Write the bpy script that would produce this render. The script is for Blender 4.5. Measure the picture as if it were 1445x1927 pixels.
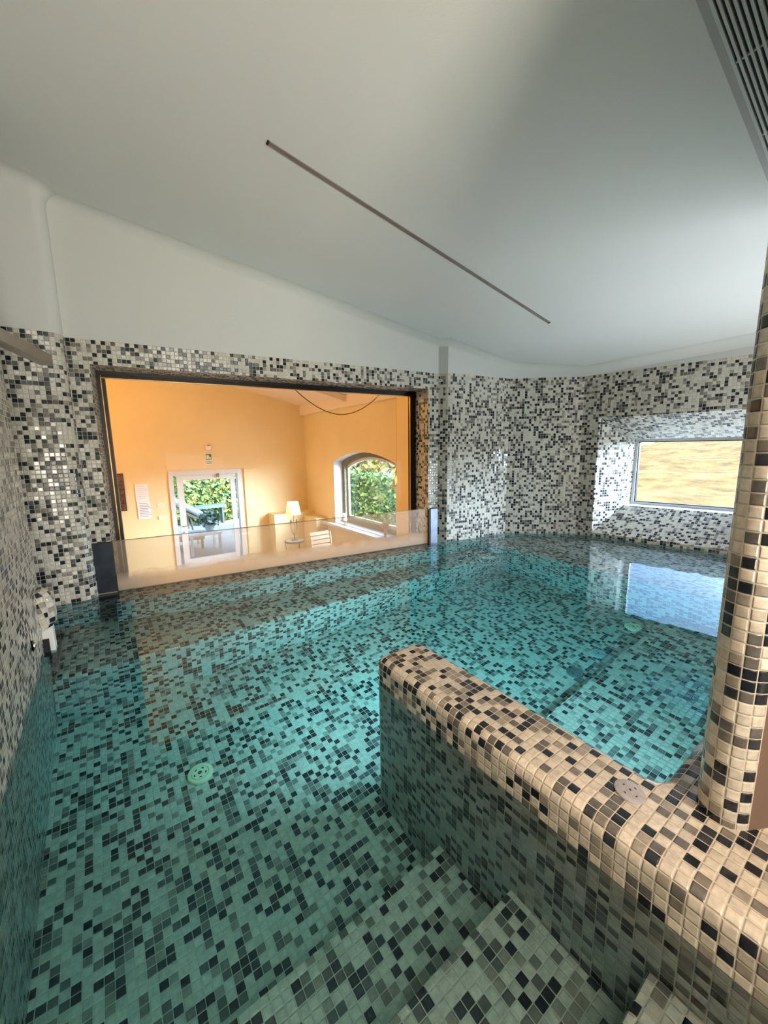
import bpy, bmesh, math, random
from mathutils import Vector, Matrix
PI = math.pi
random.seed(7)
for o in list(bpy.data.objects): bpy.data.objects.remove(o)
SC = bpy.context.scene
COL = SC.collection

# ------------------------------------------------------------------ camera
CH = 0.80                       # eye height above the water surface (z = 0)
PITCH, ROLL, YAW, FPX = 0.15961, -0.014682, math.radians(35.3), 737.7
def to_room(v):
    c, s = math.cos(YAW), math.sin(YAW)
    return Vector((c*v[0]+s*v[1], -s*v[0]+c*v[1], v[2]))
fw = Vector((0, math.cos(PITCH), -math.sin(PITCH))); up = Vector((0, math.sin(PITCH), math.cos(PITCH))); rt = Vector((1, 0, 0))
r_ = math.cos(ROLL)*rt + math.sin(ROLL)*up; u_ = -math.sin(ROLL)*rt + math.cos(ROLL)*up
r_, u_, f_ = to_room(r_), to_room(u_), to_room(fw)
cam_d = bpy.data.cameras.new('camera'); cam = bpy.data.objects.new('camera', cam_d); COL.objects.link(cam)
cam_d.sensor_fit = 'VERTICAL'; cam_d.sensor_height = 24.0; cam_d.lens = FPX/1927*24.0
cam_d.clip_start = 0.02; cam_d.clip_end = 400
m = Matrix(((r_.x, u_.x, -f_.x, 0), (r_.y, u_.y, -f_.y, 0), (r_.z, u_.z, -f_.z, CH), (0, 0, 0, 1)))
cam.matrix_world = m
SC.camera = cam

# ------------------------------------------------------------------ view, world, lights
SC.view_settings.view_transform = 'Standard'; SC.view_settings.look = 'None'
SC.view_settings.gamma = 1; SC.view_settings.use_curve_mapping = False
SC.view_settings.exposure = 0.12
SKY = 3.9; GLOW = 100.0
w = bpy.data.worlds.new('sky'); SC.world = w; w.use_nodes = True
nt = w.node_tree; nt.nodes.clear()
wo = nt.nodes.new('ShaderNodeOutputWorld'); bg = nt.nodes.new('ShaderNodeBackground'); tc = nt.nodes.new('ShaderNodeTexCoord')
sx = nt.nodes.new('ShaderNodeSeparateXYZ'); rp = nt.nodes.new('ShaderNodeValToRGB')
nt.links.new(tc.outputs['Generated'], sx.inputs[0]); nt.links.new(sx.outputs['Z'], rp.inputs[0])
rp.color_ramp.elements[0].position = 0.0; rp.color_ramp.elements[0].color = (.60, .70, .90, 1)
rp.color_ramp.elements[1].position = 0.7; rp.color_ramp.elements[1].color = (.17, .40, .85, 1)
e = rp.color_ramp.elements.new(0.2); e.color = (.30, .54, .90, 1)
e = rp.color_ramp.elements.new(0.40); e.color = (.18, .42, .86, 1)
nt.links.new(rp.outputs[0], bg.inputs[0]); bg.inputs[1].default_value = SKY
gd = nt.nodes.new('ShaderNodeVectorMath'); gd.operation = 'DOT_PRODUCT'; gv = Vector((.70, -.66, .20)).normalized(); gd.inputs[1].default_value = gv
nz = nt.nodes.new('ShaderNodeVectorMath'); nz.operation = 'NORMALIZE'; nt.links.new(tc.outputs['Generated'], nz.inputs[0]); nt.links.new(nz.outputs[0], gd.inputs[0])
g1 = nt.nodes.new('ShaderNodeMath'); g1.operation = 'MULTIPLY_ADD'; g1.inputs[1].default_value = 9; g1.inputs[2].default_value = -9; nt.links.new(gd.outputs['Value'], g1.inputs[0])
g2 = nt.nodes.new('ShaderNodeMath'); g2.operation = 'EXPONENT'; nt.links.new(g1.outputs[0], g2.inputs[0])
g3 = nt.nodes.new('ShaderNodeMath'); g3.operation = 'MULTIPLY'; g3.inputs[1].default_value = GLOW; nt.links.new(g2.outputs[0], g3.inputs[0])
bg2 = nt.nodes.new('ShaderNodeBackground'); bg2.inputs[0].default_value = (.60, .80, 1, 1); nt.links.new(g3.outputs[0], bg2.inputs[1])   # sky glow added to light the far wall through the small window
ad_ = nt.nodes.new('ShaderNodeAddShader'); nt.links.new(bg.outputs[0], ad_.inputs[0]); nt.links.new(bg2.outputs[0], ad_.inputs[1])
nt.links.new(ad_.outputs[0], wo.inputs[0])

def light(name, kind, loc, power, col=(1, 1, 1), size=.1, size_y=None, aim=None, shape='RECTANGLE', spread=None):
    d = bpy.data.lights.new(name, kind); d.energy = power; d.color = col
    if kind == 'AREA':
        d.shape = shape; d.size = size; d.size_y = size_y or size
        if spread: d.spread = spread
    elif kind == 'POINT': d.shadow_soft_size = size
    elif kind == 'SUN': d.angle = size
    o = bpy.data.objects.new(name, d); COL.objects.link(o); o.location = loc
    if aim is not None:
        o.rotation_euler = (Vector(aim)-Vector(loc)).to_track_quat('-Z', 'Y').to_euler()
    return o
light('sun', 'SUN', (-5, -16, 14), 11.0, (1, .80, .52), math.radians(1.0), aim=(0, 0, 0))   # low afternoon sun over the hillside
light('entrance_up_fill', 'AREA', (.25, -1.9, .50), 46, (1.0, .93, .79), .9, .8, aim=(.45, .0, 2.1), spread=math.radians(125))  # soft fill added behind the camera, aimed up at the ceiling
light('side_fill', 'AREA', (3.25, -.20, .22), 46, (.88, .95, 1.0), .8, .8, aim=(1.1, 1.0, 1.3))  # unseen fill added behind the column for the right of the ceiling
light('entrance_down_fill', 'AREA', (.40, -.9, 2.05), 9, (.95, .98, 1.0), 1.2, .8, aim=(.7, 1.9, -.7), spread=math.radians(100))  # unseen overhead fill added to brighten the pool floor
light('entrance_spotlight', 'AREA', (.35, -.75, 1.95), 6, (1, .50, .15), .35, .35, aim=(.75, .55, 0), spread=math.radians(90))

# ------------------------------------------------------------------ materials
def mat(name):
    m = bpy.data.materials.new(name); m.use_nodes = True; n = m.node_tree; n.nodes.clear()
    out = n.nodes.new('ShaderNodeOutputMaterial'); return m, n, out
def N(n, t, **k):
    x = n.nodes.new(t)
    for a, b in k.items(): setattr(x, a, b)
    return x
def pbr(name, col, rough=.5, metal=0, noise=0, nscale=20, bump=0, bscale=60, spec=.5, emit=None, emits=0, trans=0):
    m, n, out = mat(name); p = N(n, 'ShaderNodeBsdfPrincipled')
    p.inputs['Base Color'].default_value = (*col, 1); p.inputs['Roughness'].default_value = rough
    p.inputs['Metallic'].default_value = metal; p.inputs['Specular IOR Level'].default_value = spec
    tcn = N(n, 'ShaderNodeTexCoord')
    if noise:
        t = N(n, 'ShaderNodeTexNoise'); t.inputs['Scale'].default_value = nscale; t.inputs['Detail'].default_value = 5
        n.links.new(tcn.outputs['Object'], t.inputs['Vector'])
        r = N(n, 'ShaderNodeMapRange'); r.inputs[1].default_value = .3; r.inputs[2].default_value = .7
        r.inputs[3].default_value = 1-noise; r.inputs[4].default_value = 1+noise
        n.links.new(t.outputs['Fac'], r.inputs[0])
        mx = N(n, 'ShaderNodeVectorMath', operation='SCALE'); mx.inputs[0].default_value = col
        n.links.new(r.outputs[0], mx.inputs['Scale']); n.links.new(mx.outputs[0], p.inputs['Base Color'])
    if bump:
        t = N(n, 'ShaderNodeTexNoise'); t.inputs['Scale'].default_value = bscale; t.inputs['Detail'].default_value = 3
        n.links.new(tcn.outputs['Object'], t.inputs['Vector'])
        b = N(n, 'ShaderNodeBump'); b.inputs['Strength'].default_value = bump; b.inputs['Distance'].default_value = .002
        n.links.new(t.outputs['Fac'], b.inputs['Height']); n.links.new(b.outputs[0], p.inputs['Normal'])
    if emit: p.inputs['Emission Color'].default_value = (*emit, 1); p.inputs['Emission Strength'].default_value = emits
    n.links.new(p.outputs[0], out.inputs[0]); return m

PITCHT = 0.0218
def mosaic(name, light_=(.60, .555, .47), rough=.13, tilt=.16):
    """glass mosaic laid out on the UV map (metres): random pale / taupe / grey / near-black tiles with pale grout"""
    m, n, out = mat(name); L = n.links.new
    p = N(n, 'ShaderNodeBsdfPrincipled')
    uv = N(n, 'ShaderNodeUVMap')
    sc = N(n, 'ShaderNodeVectorMath', operation='SCALE'); sc.inputs['Scale'].default_value = 1/PITCHT
    L(uv.outputs[0], sc.inputs[0])
    fl = N(n, 'ShaderNodeVectorMath', operation='FLOOR'); L(sc.outputs[0], fl.inputs[0])
    fr = N(n, 'ShaderNodeVectorMath', operation='FRACTION'); L(sc.outputs[0], fr.inputs[0])
    wn = N(n, 'ShaderNodeTexWhiteNoise', noise_dimensions='2D'); L(fl.outputs[0], wn.inputs['Vector'])
    ramp = N(n, 'ShaderNodeValToRGB'); ramp.color_ramp.interpolation = 'CONSTANT'
    el = ramp.color_ramp.elements
    cols = [(0, light_), (.30, tuple(c*.88 for c in light_)), (.47, tuple(c*1.06 for c in light_)), (.53, (.30, .27, .225)), (.62, (.19, .172, .148)), (.70, (.12, .113, .105)), (.79, (.012, .015, .022)), (.93, (.032, .036, .044))]
    el[0].position = 0; el[0].color = (*cols[0][1], 1)
    el[1].position = cols[1][0]; el[1].color = (*cols[1][1], 1)
    for q, c in cols[2:]:
        x = el.new(q); x.color = (*c, 1)
    L(wn.outputs['Value'], ramp.inputs[0])
    # slight cloudiness inside every tile
    tc2 = N(n, 'ShaderNodeTexNoise', noise_dimensions='2D'); tc2.inputs['Scale'].default_value = 1.7; tc2.inputs['Detail'].default_value = 2
    L(sc.outputs[0], tc2.inputs['Vector'])
    mr = N(n, 'ShaderNodeMapRange'); mr.inputs[1].default_value = .3; mr.inputs[2].default_value = .7; mr.inputs[3].default_value = .86; mr.inputs[4].default_value = 1.12
    L(tc2.outputs['Fac'], mr.inputs[0])
    cs = N(n, 'ShaderNodeVectorMath', operation='SCALE'); L(ramp.outputs[0], cs.inputs[0]); L(mr.outputs[0], cs.inputs['Scale'])
    # distance to the tile edge
    sub = N(n, 'ShaderNodeVectorMath', operation='SUBTRACT'); sub.inputs[1].default_value = (.5, .5, 0); L(fr.outputs[0], sub.inputs[0])
    ab = N(n, 'ShaderNodeVectorMath', operation='ABSOLUTE'); L(sub.outputs[0], ab.inputs[0])
    sp = N(n, 'ShaderNodeSeparateXYZ'); L(ab.outputs[0], sp.inputs[0])
    mxx = N(n, 'ShaderNodeMath', operation='SMOOTH_MAX'); mxx.inputs[2].default_value = .08; L(sp.outputs[0], mxx.inputs[0]); L(sp.outputs[1], mxx.inputs[1])
    g = N(n, 'ShaderNodeMapRange'); g.inputs[1].default_value = .445; g.inputs[2].default_value = .475; L(mxx.outputs[0], g.inputs[0])
    mix = N(n, 'ShaderNodeMix', data_type='RGBA'); L(g.outputs[0], mix.inputs['Factor']); L(cs.outputs[0], mix.inputs['A']); mix.inputs['B'].default_value = (.56, .51, .42, 1)
    L(mix.outputs['Result'], p.inputs['Base Color'])
    rg = N(n, 'ShaderNodeMapRange'); rg.inputs[3].default_value = rough; rg.inputs[4].default_value = .8; L(g.outputs[0], rg.inputs[0]); L(rg.outputs[0], p.inputs['Roughness'])
    # pillow edge + every tile set at its own tiny angle
    pil = N(n, 'ShaderNodeMapRange', interpolation_type='SMOOTHSTEP'); pil.inputs[1].default_value = .36; pil.inputs[2].default_value = .48; pil.inputs[3].default_value = .12; pil.inputs[4].default_value = 0; L(mxx.outputs[0], pil.inputs[0])
    wc = N(n, 'ShaderNodeVectorMath', operation='SUBTRACT'); wc.inputs[1].default_value = (.5, .5, .5); L(wn.outputs['Color'], wc.inputs[0])
    dt = N(n, 'ShaderNodeVectorMath', operation='DOT_PRODUCT'); L(wc.outputs[0], dt.inputs[0]); L(sub.outputs[0], dt.inputs[1])
    tl = N(n, 'ShaderNodeMath', operation='MULTIPLY'); tl.inputs[1].default_value = tilt; L(dt.outputs['Value'], tl.inputs[0])
    ad = N(n, 'ShaderNodeMath', operation='ADD'); L(tl.outputs[0], ad.inputs[0]); L(pil.outputs[0], ad.inputs[1])
    b = N(n, 'ShaderNodeBump'); b.inputs['Strength'].default_value = 1; b.inputs['Distance'].default_value = PITCHT*.55; L(ad.outputs[0], b.inputs['Height'])
    L(b.outputs[0], p.inputs['Normal'])
    L(p.outputs[0], out.inputs[0]); return m

def thin_glass(name, tint=(1, 1, 1), fog=None, ior=1.38):
    m, n, out = mat(name); L = n.links.new
    t = N(n, 'ShaderNodeBsdfTransparent'); t.inputs[0].default_value = (*tint, 1)
    gl = N(n, 'ShaderNodeBsdfGlossy'); gl.inputs['Roughness'].default_value = .01
    fz = N(n, 'ShaderNodeFresnel'); fz.inputs[0].default_value = ior
    mx = N(n, 'ShaderNodeMixShader'); L(fz.outputs[0], mx.inputs[0]); L(t.outputs[0], mx.inputs[1]); L(gl.outputs[0], mx.inputs[2])
    last = mx
    if fog:
        # condensation: dense near the water, clearing upwards, with wiped patches
        tcn = N(n, 'ShaderNodeTexCoord'); s = N(n, 'ShaderNodeSeparateXYZ'); L(tcn.outputs['Object'], s.inputs[0])
        no = N(n, 'ShaderNodeTexNoise'); no.inputs['Scale'].default_value = 7; no.inputs['Detail'].default_value = 6; L(tcn.outputs['Object'], no.inputs['Vector'])
        nm = N(n, 'ShaderNodeMath', operation='MULTIPLY_ADD'); nm.inputs[1].default_value = .07; nm.inputs[2].default_value = -.035; L(no.outputs['Fac'], nm.inputs[0])
        ad = N(n, 'ShaderNodeMath', operation='ADD'); L(s.outputs[2], ad.inputs[0]); L(nm.outputs[0], ad.inputs[1])
        r = N(n, 'ShaderNodeMapRange', interpolation_type='SMOOTHSTEP'); r.inputs[1].default_value = .035; r.inputs[2].default_value = .12; r.inputs[3].default_value = .88; r.inputs[4].default_value = .22
        L(ad.outputs[0], r.inputs[0])
        # below the water line the pane is wet and clear
        cl = N(n, 'ShaderNodeMapRange'); cl.inputs[1].default_value = -.004; cl.inputs[2].default_value = .006; L(s.outputs[2], cl.inputs[0])
        mu = N(n, 'ShaderNodeMath', operation='MULTIPLY'); L(r.outputs[0], mu.inputs[0]); L(cl.outputs[0], mu.inputs[1])
        df = N(n, 'ShaderNodeBsdfDiffuse'); df.inputs[0].default_value = (.72, .72, .7, 1)
        tr = N(n, 'ShaderNodeBsdfTranslucent'); tr.inputs[0].default_value = (.95, .94, .90, 1)
        m1 = N(n, 'ShaderNodeMixShader'); m1.inputs[0].default_value = .8; L(df.outputs[0], m1.inputs[1]); L(tr.outputs[0], m1.inputs[2])
        m2 = N(n, 'ShaderNodeMixShader'); L(mu.outputs[0], m2.inputs[0]); L(mx.outputs[0], m2.inputs[1]); L(m1.outputs[0], m2.inputs[2])
        last = m2
    L(last.outputs[0], out.inputs[0]); return m

def water_mat():
    m, n, out = mat('pool_water'); L = n.links.new
    fz = N(n, 'ShaderNodeFresnel'); fz.inputs[0].default_value = 1.33
    rf = N(n, 'ShaderNodeBsdfRefraction'); rf.inputs['IOR'].default_value = 1.33; rf.inputs['Roughness'].default_value = 0
    gl = N(n, 'ShaderNodeBsdfGlossy'); gl.inputs['Roughness'].default_value = .0
    tcn = N(n, 'ShaderNodeTexCoord'); no = N(n, 'ShaderNodeTexNoise'); no.inputs['Scale'].default_value = 9; no.inputs['Detail'].default_value = 1.5
    mp = N(n, 'ShaderNodeMapping'); L(tcn.outputs['Object'], mp.inputs[0]); L(mp.outputs[0], no.inputs['Vector'])
    b = N(n, 'ShaderNodeBump'); b.inputs['Strength'].default_value = .25; b.inputs['Distance'].default_value = .0022; L(no.outputs['Fac'], b.inputs['Height'])
    for x in (fz, rf, gl): L(b.outputs[0], x.inputs['Normal'])
    mx = N(n, 'ShaderNodeMixShader'); L(fz.outputs[0], mx.inputs[0]); L(rf.outputs[0], mx.inputs[1]); L(gl.outputs[0], mx.inputs[2])
    va = N(n, 'ShaderNodeVolumeAbsorption'); va.inputs[0].default_value = (.0, .90, 1.0, 1); va.inputs[1].default_value = .68
    L(mx.outputs[0], out.inputs[0]); L(va.outputs[0], out.inputs['Volume']); return m

T = mosaic('mosaic_tile')
PLASTER = pbr('white_plaster', (.60, .595, .55), .9, noise=.02, nscale=2.5, bump=.25, bscale=160)  # kept darker than the ceiling: the walls' shade is put into the colour
CEILM = pbr('ceiling_plaster', (.70, .695, .665), .9, noise=.015, nscale=2, bump=.2, bscale=200)
BROWN = pbr('brown_plaster', (.15, .095, .068), .85, noise=.06, nscale=8, bump=.3)
BLACK = pbr('black_metal', (.022, .018, .016), .35, .6)
BRONZE = pbr('bronze_bead', (.55, .33, .12), .28, 1)
GREYM = pbr('weathered_steel_plate', (.20, .24, .32), .38, .75, noise=.25, nscale=14)
CHAR = pbr('charcoal_steel_plate', (.030, .038, .052), .33, .5, noise=.35, nscale=16)
STEEL = pbr('brushed_steel', (.42, .38, .33), .38, .85, noise=.12, nscale=60)
CREAM = pbr('cream_plastic', (.95, .84, .55), .35)
GREYP = pbr('grey_plastic', (.34, .34, .37), .45, noise=.12, nscale=90)
DARK = pbr('dark_recess', (.012, .013, .014), .7)
LEDM = pbr('led_profile', (.27, .22, .20), .5, .3, noise=.25, nscale=5)
WHITEP = pbr('white_plastic', (.78, .77, .75), .4)
WOODW = pbr('white_paint', (.62, .62, .61), .45)
PEACH = pbr('lounge_wall_paint', (.78, .645, .37), .9, noise=.03, nscale=1.5, bump=.2)
PEACHC = pbr('lounge_ceiling_paint', (.84, .72, .58), .9)
SANDF = pbr('stone_floor', (.60, .50, .38), .5, noise=.12, nscale=3)
STONE = pbr('sandstone_surround', (.16, .15, .09), .8, noise=.25, nscale=25, bump=.4)
PANE = thin_glass('window_pane')
CLEAR = thin_glass('coated_pane', ior=1.1)
FOG = thin_glass('screen_glass', (.97, .98, .97), fog=True)
WATER = water_mat()

# ------------------------------------------------------------------ helpers
class MB:
    """mesh builder with a UV map in metres"""
    def __init__(s): s.v = []; s.f = []; s.uv = []; s.mi = []
    def face(s, pts, uvs=None, mi=0):
        i = len(s.v); s.v += [tuple(p) for p in pts]; s.f.append(tuple(range(i, i+len(pts))))
        if uvs is None:
            a = Vector(pts[0]); e1 = (Vector(pts[1])-a).normalized(); nn = e1.cross(Vector(pts[-1])-a).normalized(); e2 = nn.cross(e1)
            uvs = [((Vector(q)-a).dot(e1), (Vector(q)-a).dot(e2)) for q in pts]
        s.uv.append(uvs); s.mi.append(mi)
    def strip(s, poly, z0, z1, u0=0, mi=0, ztop=None):
        """vertical wall along a plan polyline; u = arc length, v = height"""
        u = u0
        for a, b in zip(poly[:-1], poly[1:]):
            d = math.hypot(b[0]-a[0], b[1]-a[1])
            ta = ztop(*a) if ztop else z1; tb = ztop(*b) if ztop else z1
            s.face([(a[0], a[1], z0), (b[0], b[1], z0), (b[0], b[1], tb), (a[0], a[1], ta)], [(u, z0), (u+d, z0), (u+d, tb), (u, ta)], mi)
            u += d
        return u
    def box(s, x0, y0, z0, x1, y1, z1, mi=0):
        P = [(x0, y0, z0), (x1, y0, z0), (x1, y1, z0), (x0, y1, z0), (x0, y0, z1), (x1, y0, z1), (x1, y1, z1), (x0, y1, z1)]
        for q in ((0, 3, 2, 1), (4, 5, 6, 7), (0, 1, 5, 4), (1, 2, 6, 5), (2, 3, 7, 6), (3, 0, 4, 7)): s.face([P[k] for k in q], None, mi)
        return s
    def obox(s, c, ax, ay, az, mi=0):
        """box from centre and three half-axis vectors"""
        c, ax, ay, az = map(Vector, (c, ax, ay, az))
        P = [c+i*ax+j*ay+k*az for k in (-1, 1) for j in (-1, 1) for i in (-1, 1)]
        for q in ((0, 2, 3, 1), (4, 5, 7, 6), (0, 1, 5, 4), (1, 3, 7, 5), (3, 2, 6, 7), (2, 0, 4, 6)): s.face([P[k] for k in q], None, mi)
        return s
    def tube(s, pts, r, n=8, cap=True, mi=0):
        pts = [Vector(p) for p in pts]; rr = r if isinstance(r, (list, tuple)) else [r]*len(pts)
        rings = []
        for i, p in enumerate(pts):
            d = (pts[min(i+1, len(pts)-1)]-pts[max(i-1, 0)]).normalized()
            a = d.cross(Vector((0, 0, 1)) if abs(d.z) < .9 else Vector((1, 0, 0))).normalized(); b = d.cross(a)
            rings.append([p+rr[i]*(math.cos(2*PI*k/n)*a+math.sin(2*PI*k/n)*b) for k in range(n)])
        for A, B in zip(rings[:-1], rings[1:]):
            for k in range(n): s.face([A[k], A[(k+1) % n], B[(k+1) % n], B[k]], None, mi)
        if cap: s.face(rings[0][::-1], None, mi); s.face(rings[-1], None, mi)
        return s
    def lathe(s, prof, c=(0, 0, 0), n=24, mi=0):
        for (r0, z0), (r1, z1) in zip(prof[:-1], prof[1:]):
            for k in range(n):
                a, b = 2*PI*k/n, 2*PI*(k+1)/n
                q = [(c[0]+r0*math.cos(a), c[1]+r0*math.sin(a), c[2]+z0), (c[0]+r0*math.cos(b), c[1]+r0*math.sin(b), c[2]+z0),
                     (c[0]+r1*math.cos(b), c[1]+r1*math.sin(b), c[2]+z1), (c[0]+r1*math.cos(a), c[1]+r1*math.sin(a), c[2]+z1)]
                if r0 < 1e-6: q = [q[0], q[2], q[3]]
                elif r1 < 1e-6: q = q[:3]
                s.face(q, [(0, 0)]*len(q), mi)
        return s
    def build(s, name, mats, parent=None, weld=True, smooth=False, loc=None, bevel=0):
        me = bpy.data.meshes.new(name); me.from_pydata(s.v, [], s.f); ul = me.uv_layers.new(name='UVMap')
        k = 0
        for uvs in s.uv:
            for q in uvs: ul.data[k].uv = q; k += 1
        for mm in (mats if isinstance(mats, (list, tuple)) else [mats]): me.materials.append(mm)
        for p, i in zip(me.polygons, s.mi): p.material_index = i
        if weld:
            bm = bmesh.new(); bm.from_mesh(me); bmesh.ops.remove_doubles(bm, verts=bm.verts, dist=1e-5); bm.to_mesh(me); bm.free()
        if smooth:
            for p in me.polygons: p.use_smooth = True
            me.set_sharp_from_angle(angle=math.radians(40))
        o = bpy.data.objects.new(name, me); COL.objects.link(o)
        if loc is not None: o.location = loc
        if parent is not None: o.parent = parent
        if bevel:
            b = o.modifiers.new('bevel', 'BEVEL'); b.width = bevel; b.segments = 2; b.limit_method = 'ANGLE'
        return o
def struct(o): o['kind'] = 'structure'; return o
def tag(o, label, cat, group=None, kind=None):
    o['label'] = label; o['category'] = cat
    if group: o['group'] = group
    if kind: o['kind'] = kind
    return o
def thing(name, label, cat, loc=(0, 0, 0), rz=0, group=None):
    o = bpy.data.objects.new(name, None); o.empty_display_size = .05; COL.objects.link(o); o.location = loc; o.rotation_euler = (0, 0, rz)
    return tag(o, label, cat, group)
def arc(cx, cy, r, a0, a1, n=8):
    return [(cx+r*math.cos(math.radians(a0+(a1-a0)*i/n)), cy+r*math.sin(math.radians(a0+(a1-a0)*i/n))) for i in range(n+1)]

def slab(mb, outline, z0, zt, R, n=5, shift=(0, 0)):
    """tiled block over a CCW plan outline with rounded top edges; the tile grid runs over the edge"""
    P = [Vector((x, y)) for x, y in outline]; k = len(P)
    def inset(d):
        out = []
        for i in range(k):
            a, b, c = P[i-1], P[i], P[(i+1) % k]
            e0 = (b-a).normalized(); e1 = (c-b).normalized(); n0 = Vector((-e0.y, e0.x)); n1 = Vector((-e1.y, e1.x))
            mm = (n0+n1); mm = mm/max(mm.dot(n0), .2)
            out.append(b+mm*d)
        return out
    rings = [(inset(0), z0, R*PI/2+(zt-R-z0))]
    for i in range(n+1):
        t = PI/2*i/n
        rings.append((inset(R-R*math.cos(t)), zt-R+R*math.sin(t), R*(PI/2-t)))
    for (A, za, sa), (B, zb, sb) in zip(rings[:-1], rings[1:]):
        for i in range(k):
            j = (i+1) % k; e = (P[j]-P[i]); nx, ny = e.y, -e.x      # outward normal
            pts = [(A[i].x, A[i].y, za), (A[j].x, A[j].y, za), (B[j].x, B[j].y, zb), (B[i].x, B[i].y, zb)]
            top = rings[-1][0]
            if abs(nx) > abs(ny):
                sg = 1 if nx > 0 else -1
                uv = [(A[i].y, top[i].x+sg*sa), (A[j].y, top[j].x+sg*sa), (B[j].y, top[j].x+sg*sb), (B[i].y, top[i].x+sg*sb)]
            else:
                sg = 1 if ny > 0 else -1
                uv = [(top[i].y+sg*sa, A[i].x), (top[j].y+sg*sa, A[j].x), (top[j].y+sg*sb, B[j].x), (top[i].y+sg*sb, B[i].x)]
            mb.face(pts, [(a+shift[0], b+shift[1]) for a, b in uv])
    tp = rings[-1][0]
    mb.face([(q.x, q.y, zt) for q in tp], [(q.y+shift[0], q.x+shift[1]) for q in tp])
    return mb

def ceil_z(x, y): return 2.236 - .182*x - .0743*y

def cove(mb, poly, z0, R=.06, n=6):
    """plaster from z0 up the wall, curving into the sloping ceiling; room on the right-hand side of the path"""
    P = [Vector(p) for p in poly]; k = len(P); nr = []
    for i in range(k):
        e0 = (P[i]-P[i-1]).normalized() if i else (P[1]-P[0]).normalized()
        e1 = (P[i+1]-P[i]).normalized() if i < k-1 else e0
        n0 = Vector((e0.y, -e0.x)); n1 = Vector((e1.y, -e1.x)); m_ = n0+n1; nr.append(m_/max(m_.dot(n0), .35))
    rows = [[(p.x, p.y, z0) for p in P]]
    for i in range(n+1):
        t = PI/2*i/n; row = []
        for p, q in zip(P, nr):
            v = p+q*R*(1-math.cos(t)); row.append((v.x, v.y, ceil_z(v.x, v.y)-R*(1-math.sin(t))-.001))
        rows.append(row)
    for A, B in zip(rows[:-1], rows[1:]):
        for i in range(k-1): mb.face([A[i], A[i+1], B[i+1], B[i]])
    return mb

# ------------------------------------------------------------------ geometry constants (metres; x along the mosaic grid, y away)
ZT = 1.395; ZF = -.73
W0 = (-.10, 2.706); W1 = (2.285, 2.435)                     # foot of the picture-window wall
wd = Vector((W1[0]-W0[0], W1[1]-W0[1])).normalized(); wn_ = Vector((-wd.y, wd.x))    # wall direction, outward normal
def wp(x, off=0, z=None):
    """point on the picture-window wall plane at room x, pushed outwards by off"""
    t = (x-W0[0])/wd.x; q = Vector(W0)+wd*t+wn_*off
    return (q.x, q.y) if z is None else (q.x, q.y, z)
OX0, OX1, OZ0, OZ1 = -.005, 2.187, -.05, 1.27
C0 = (2.33, 2.372); C1 = (3.0, 2.285); D1 = (3.487, 1.87)
ed = Vector((3.655-3.487, .79-1.87)).normalized(); en = Vector((-ed.y, ed.x))
if en.x < 0: en = -en
def ep(y, off=0, z=None):
    t = (y-D1[1])/ed.y; q = Vector(D1)+ed*t+en*off
    return (q.x, q.y) if z is None else (q.x, q.y, z)
EEND = ep(-2.1)

# ------------------------------------------------------------------ pool room shell
mb = MB(); mb.face([(-1.0, -2.1, ZF), (4.2, -2.1, ZF), (4.2, 3.0, ZF), (-1.0, 3.0, ZF)], [(-2.1, -1.0), (-2.1, 4.2), (3.0, 4.2), (3.0, -1.0)])
struct(mb.build('floor', T))

# left wall with rounded free end, then the alcove behind it
mb = MB()
lw = [(-.275, -2.1), (-.275, 1.0)] + [(-.275, y/10) for y in range(11, 22)] + arc(-.335, 2.12, .06, 0, 90, 6)[1:] + [(-.80, 2.18), (-.80, 2.63)]
u = mb.strip(lw, ZF, ZT)
struct(mb.build('wall_left', T, smooth=True))
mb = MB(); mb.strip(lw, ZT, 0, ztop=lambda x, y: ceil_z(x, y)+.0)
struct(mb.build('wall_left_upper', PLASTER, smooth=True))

# back wall: pillar face, rounded corner, picture-window wall with its opening
pil = [(-.80, 2.63), (-.155, 2.63)] + arc(-.155, 2.685, .055, -90, -5, 7)[1:] + [W0]
mb = MB(); u = mb.strip(pil, ZF, ZT, u0=.4)
mb.strip([W0, wp(OX0)], ZF, ZT, u0=u); uo = u+math.hypot(wp(OX0)[0]-W0[0], wp(OX0)[1]-W0[1])
ww = math.hypot(wp(OX1)[0]-wp(OX0)[0], wp(OX1)[1]-wp(OX0)[1])
mb.strip([wp(OX0), wp(OX1)], OZ1, ZT, u0=uo); mb.strip([wp(OX0), wp(OX1)], ZF, OZ0, u0=uo)
mb.strip([wp(OX1), W1], ZF, ZT, u0=uo+ww)
RD = .30                                                    # reveal depth
def P3(x, off, z): return wp(x, off, z)
mb.face([P3(OX0, 0, OZ1), P3(OX1, 0, OZ1), P3(OX1, RD, OZ1), P3(OX0, RD, OZ1)], [(uo, 0), (uo+ww, 0), (uo+ww, RD), (uo, RD)])
mb.face([P3(OX0, 0, OZ0), P3(OX1, 0, OZ0), P3(OX1, RD, OZ0), P3(OX0, RD, OZ0)], [(uo, 0), (uo+ww, 0), (uo+ww, RD), (uo, RD)])
mb.face([P3(OX0, 0, OZ0), P3(OX0, RD, OZ0), P3(OX0, RD, OZ1), P3(OX0, 0, OZ1)], [(0, OZ0), (RD, OZ0), (RD, OZ1), (0, OZ1)])
mb.face([P3(OX1, 0, OZ0), P3(OX1, RD, OZ0), P3(OX1, RD, OZ1), P3(OX1, 0, OZ1)], [(0, OZ0), (RD, OZ0), (RD, OZ1), (0, OZ1)])
struct(mb.build('wall_back', T, smooth=True))
right = [W1, C0, C1, D1]
mb = MB(); cove(mb, pil+[W1]+right[1:]+[EEND], ZT)
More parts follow.
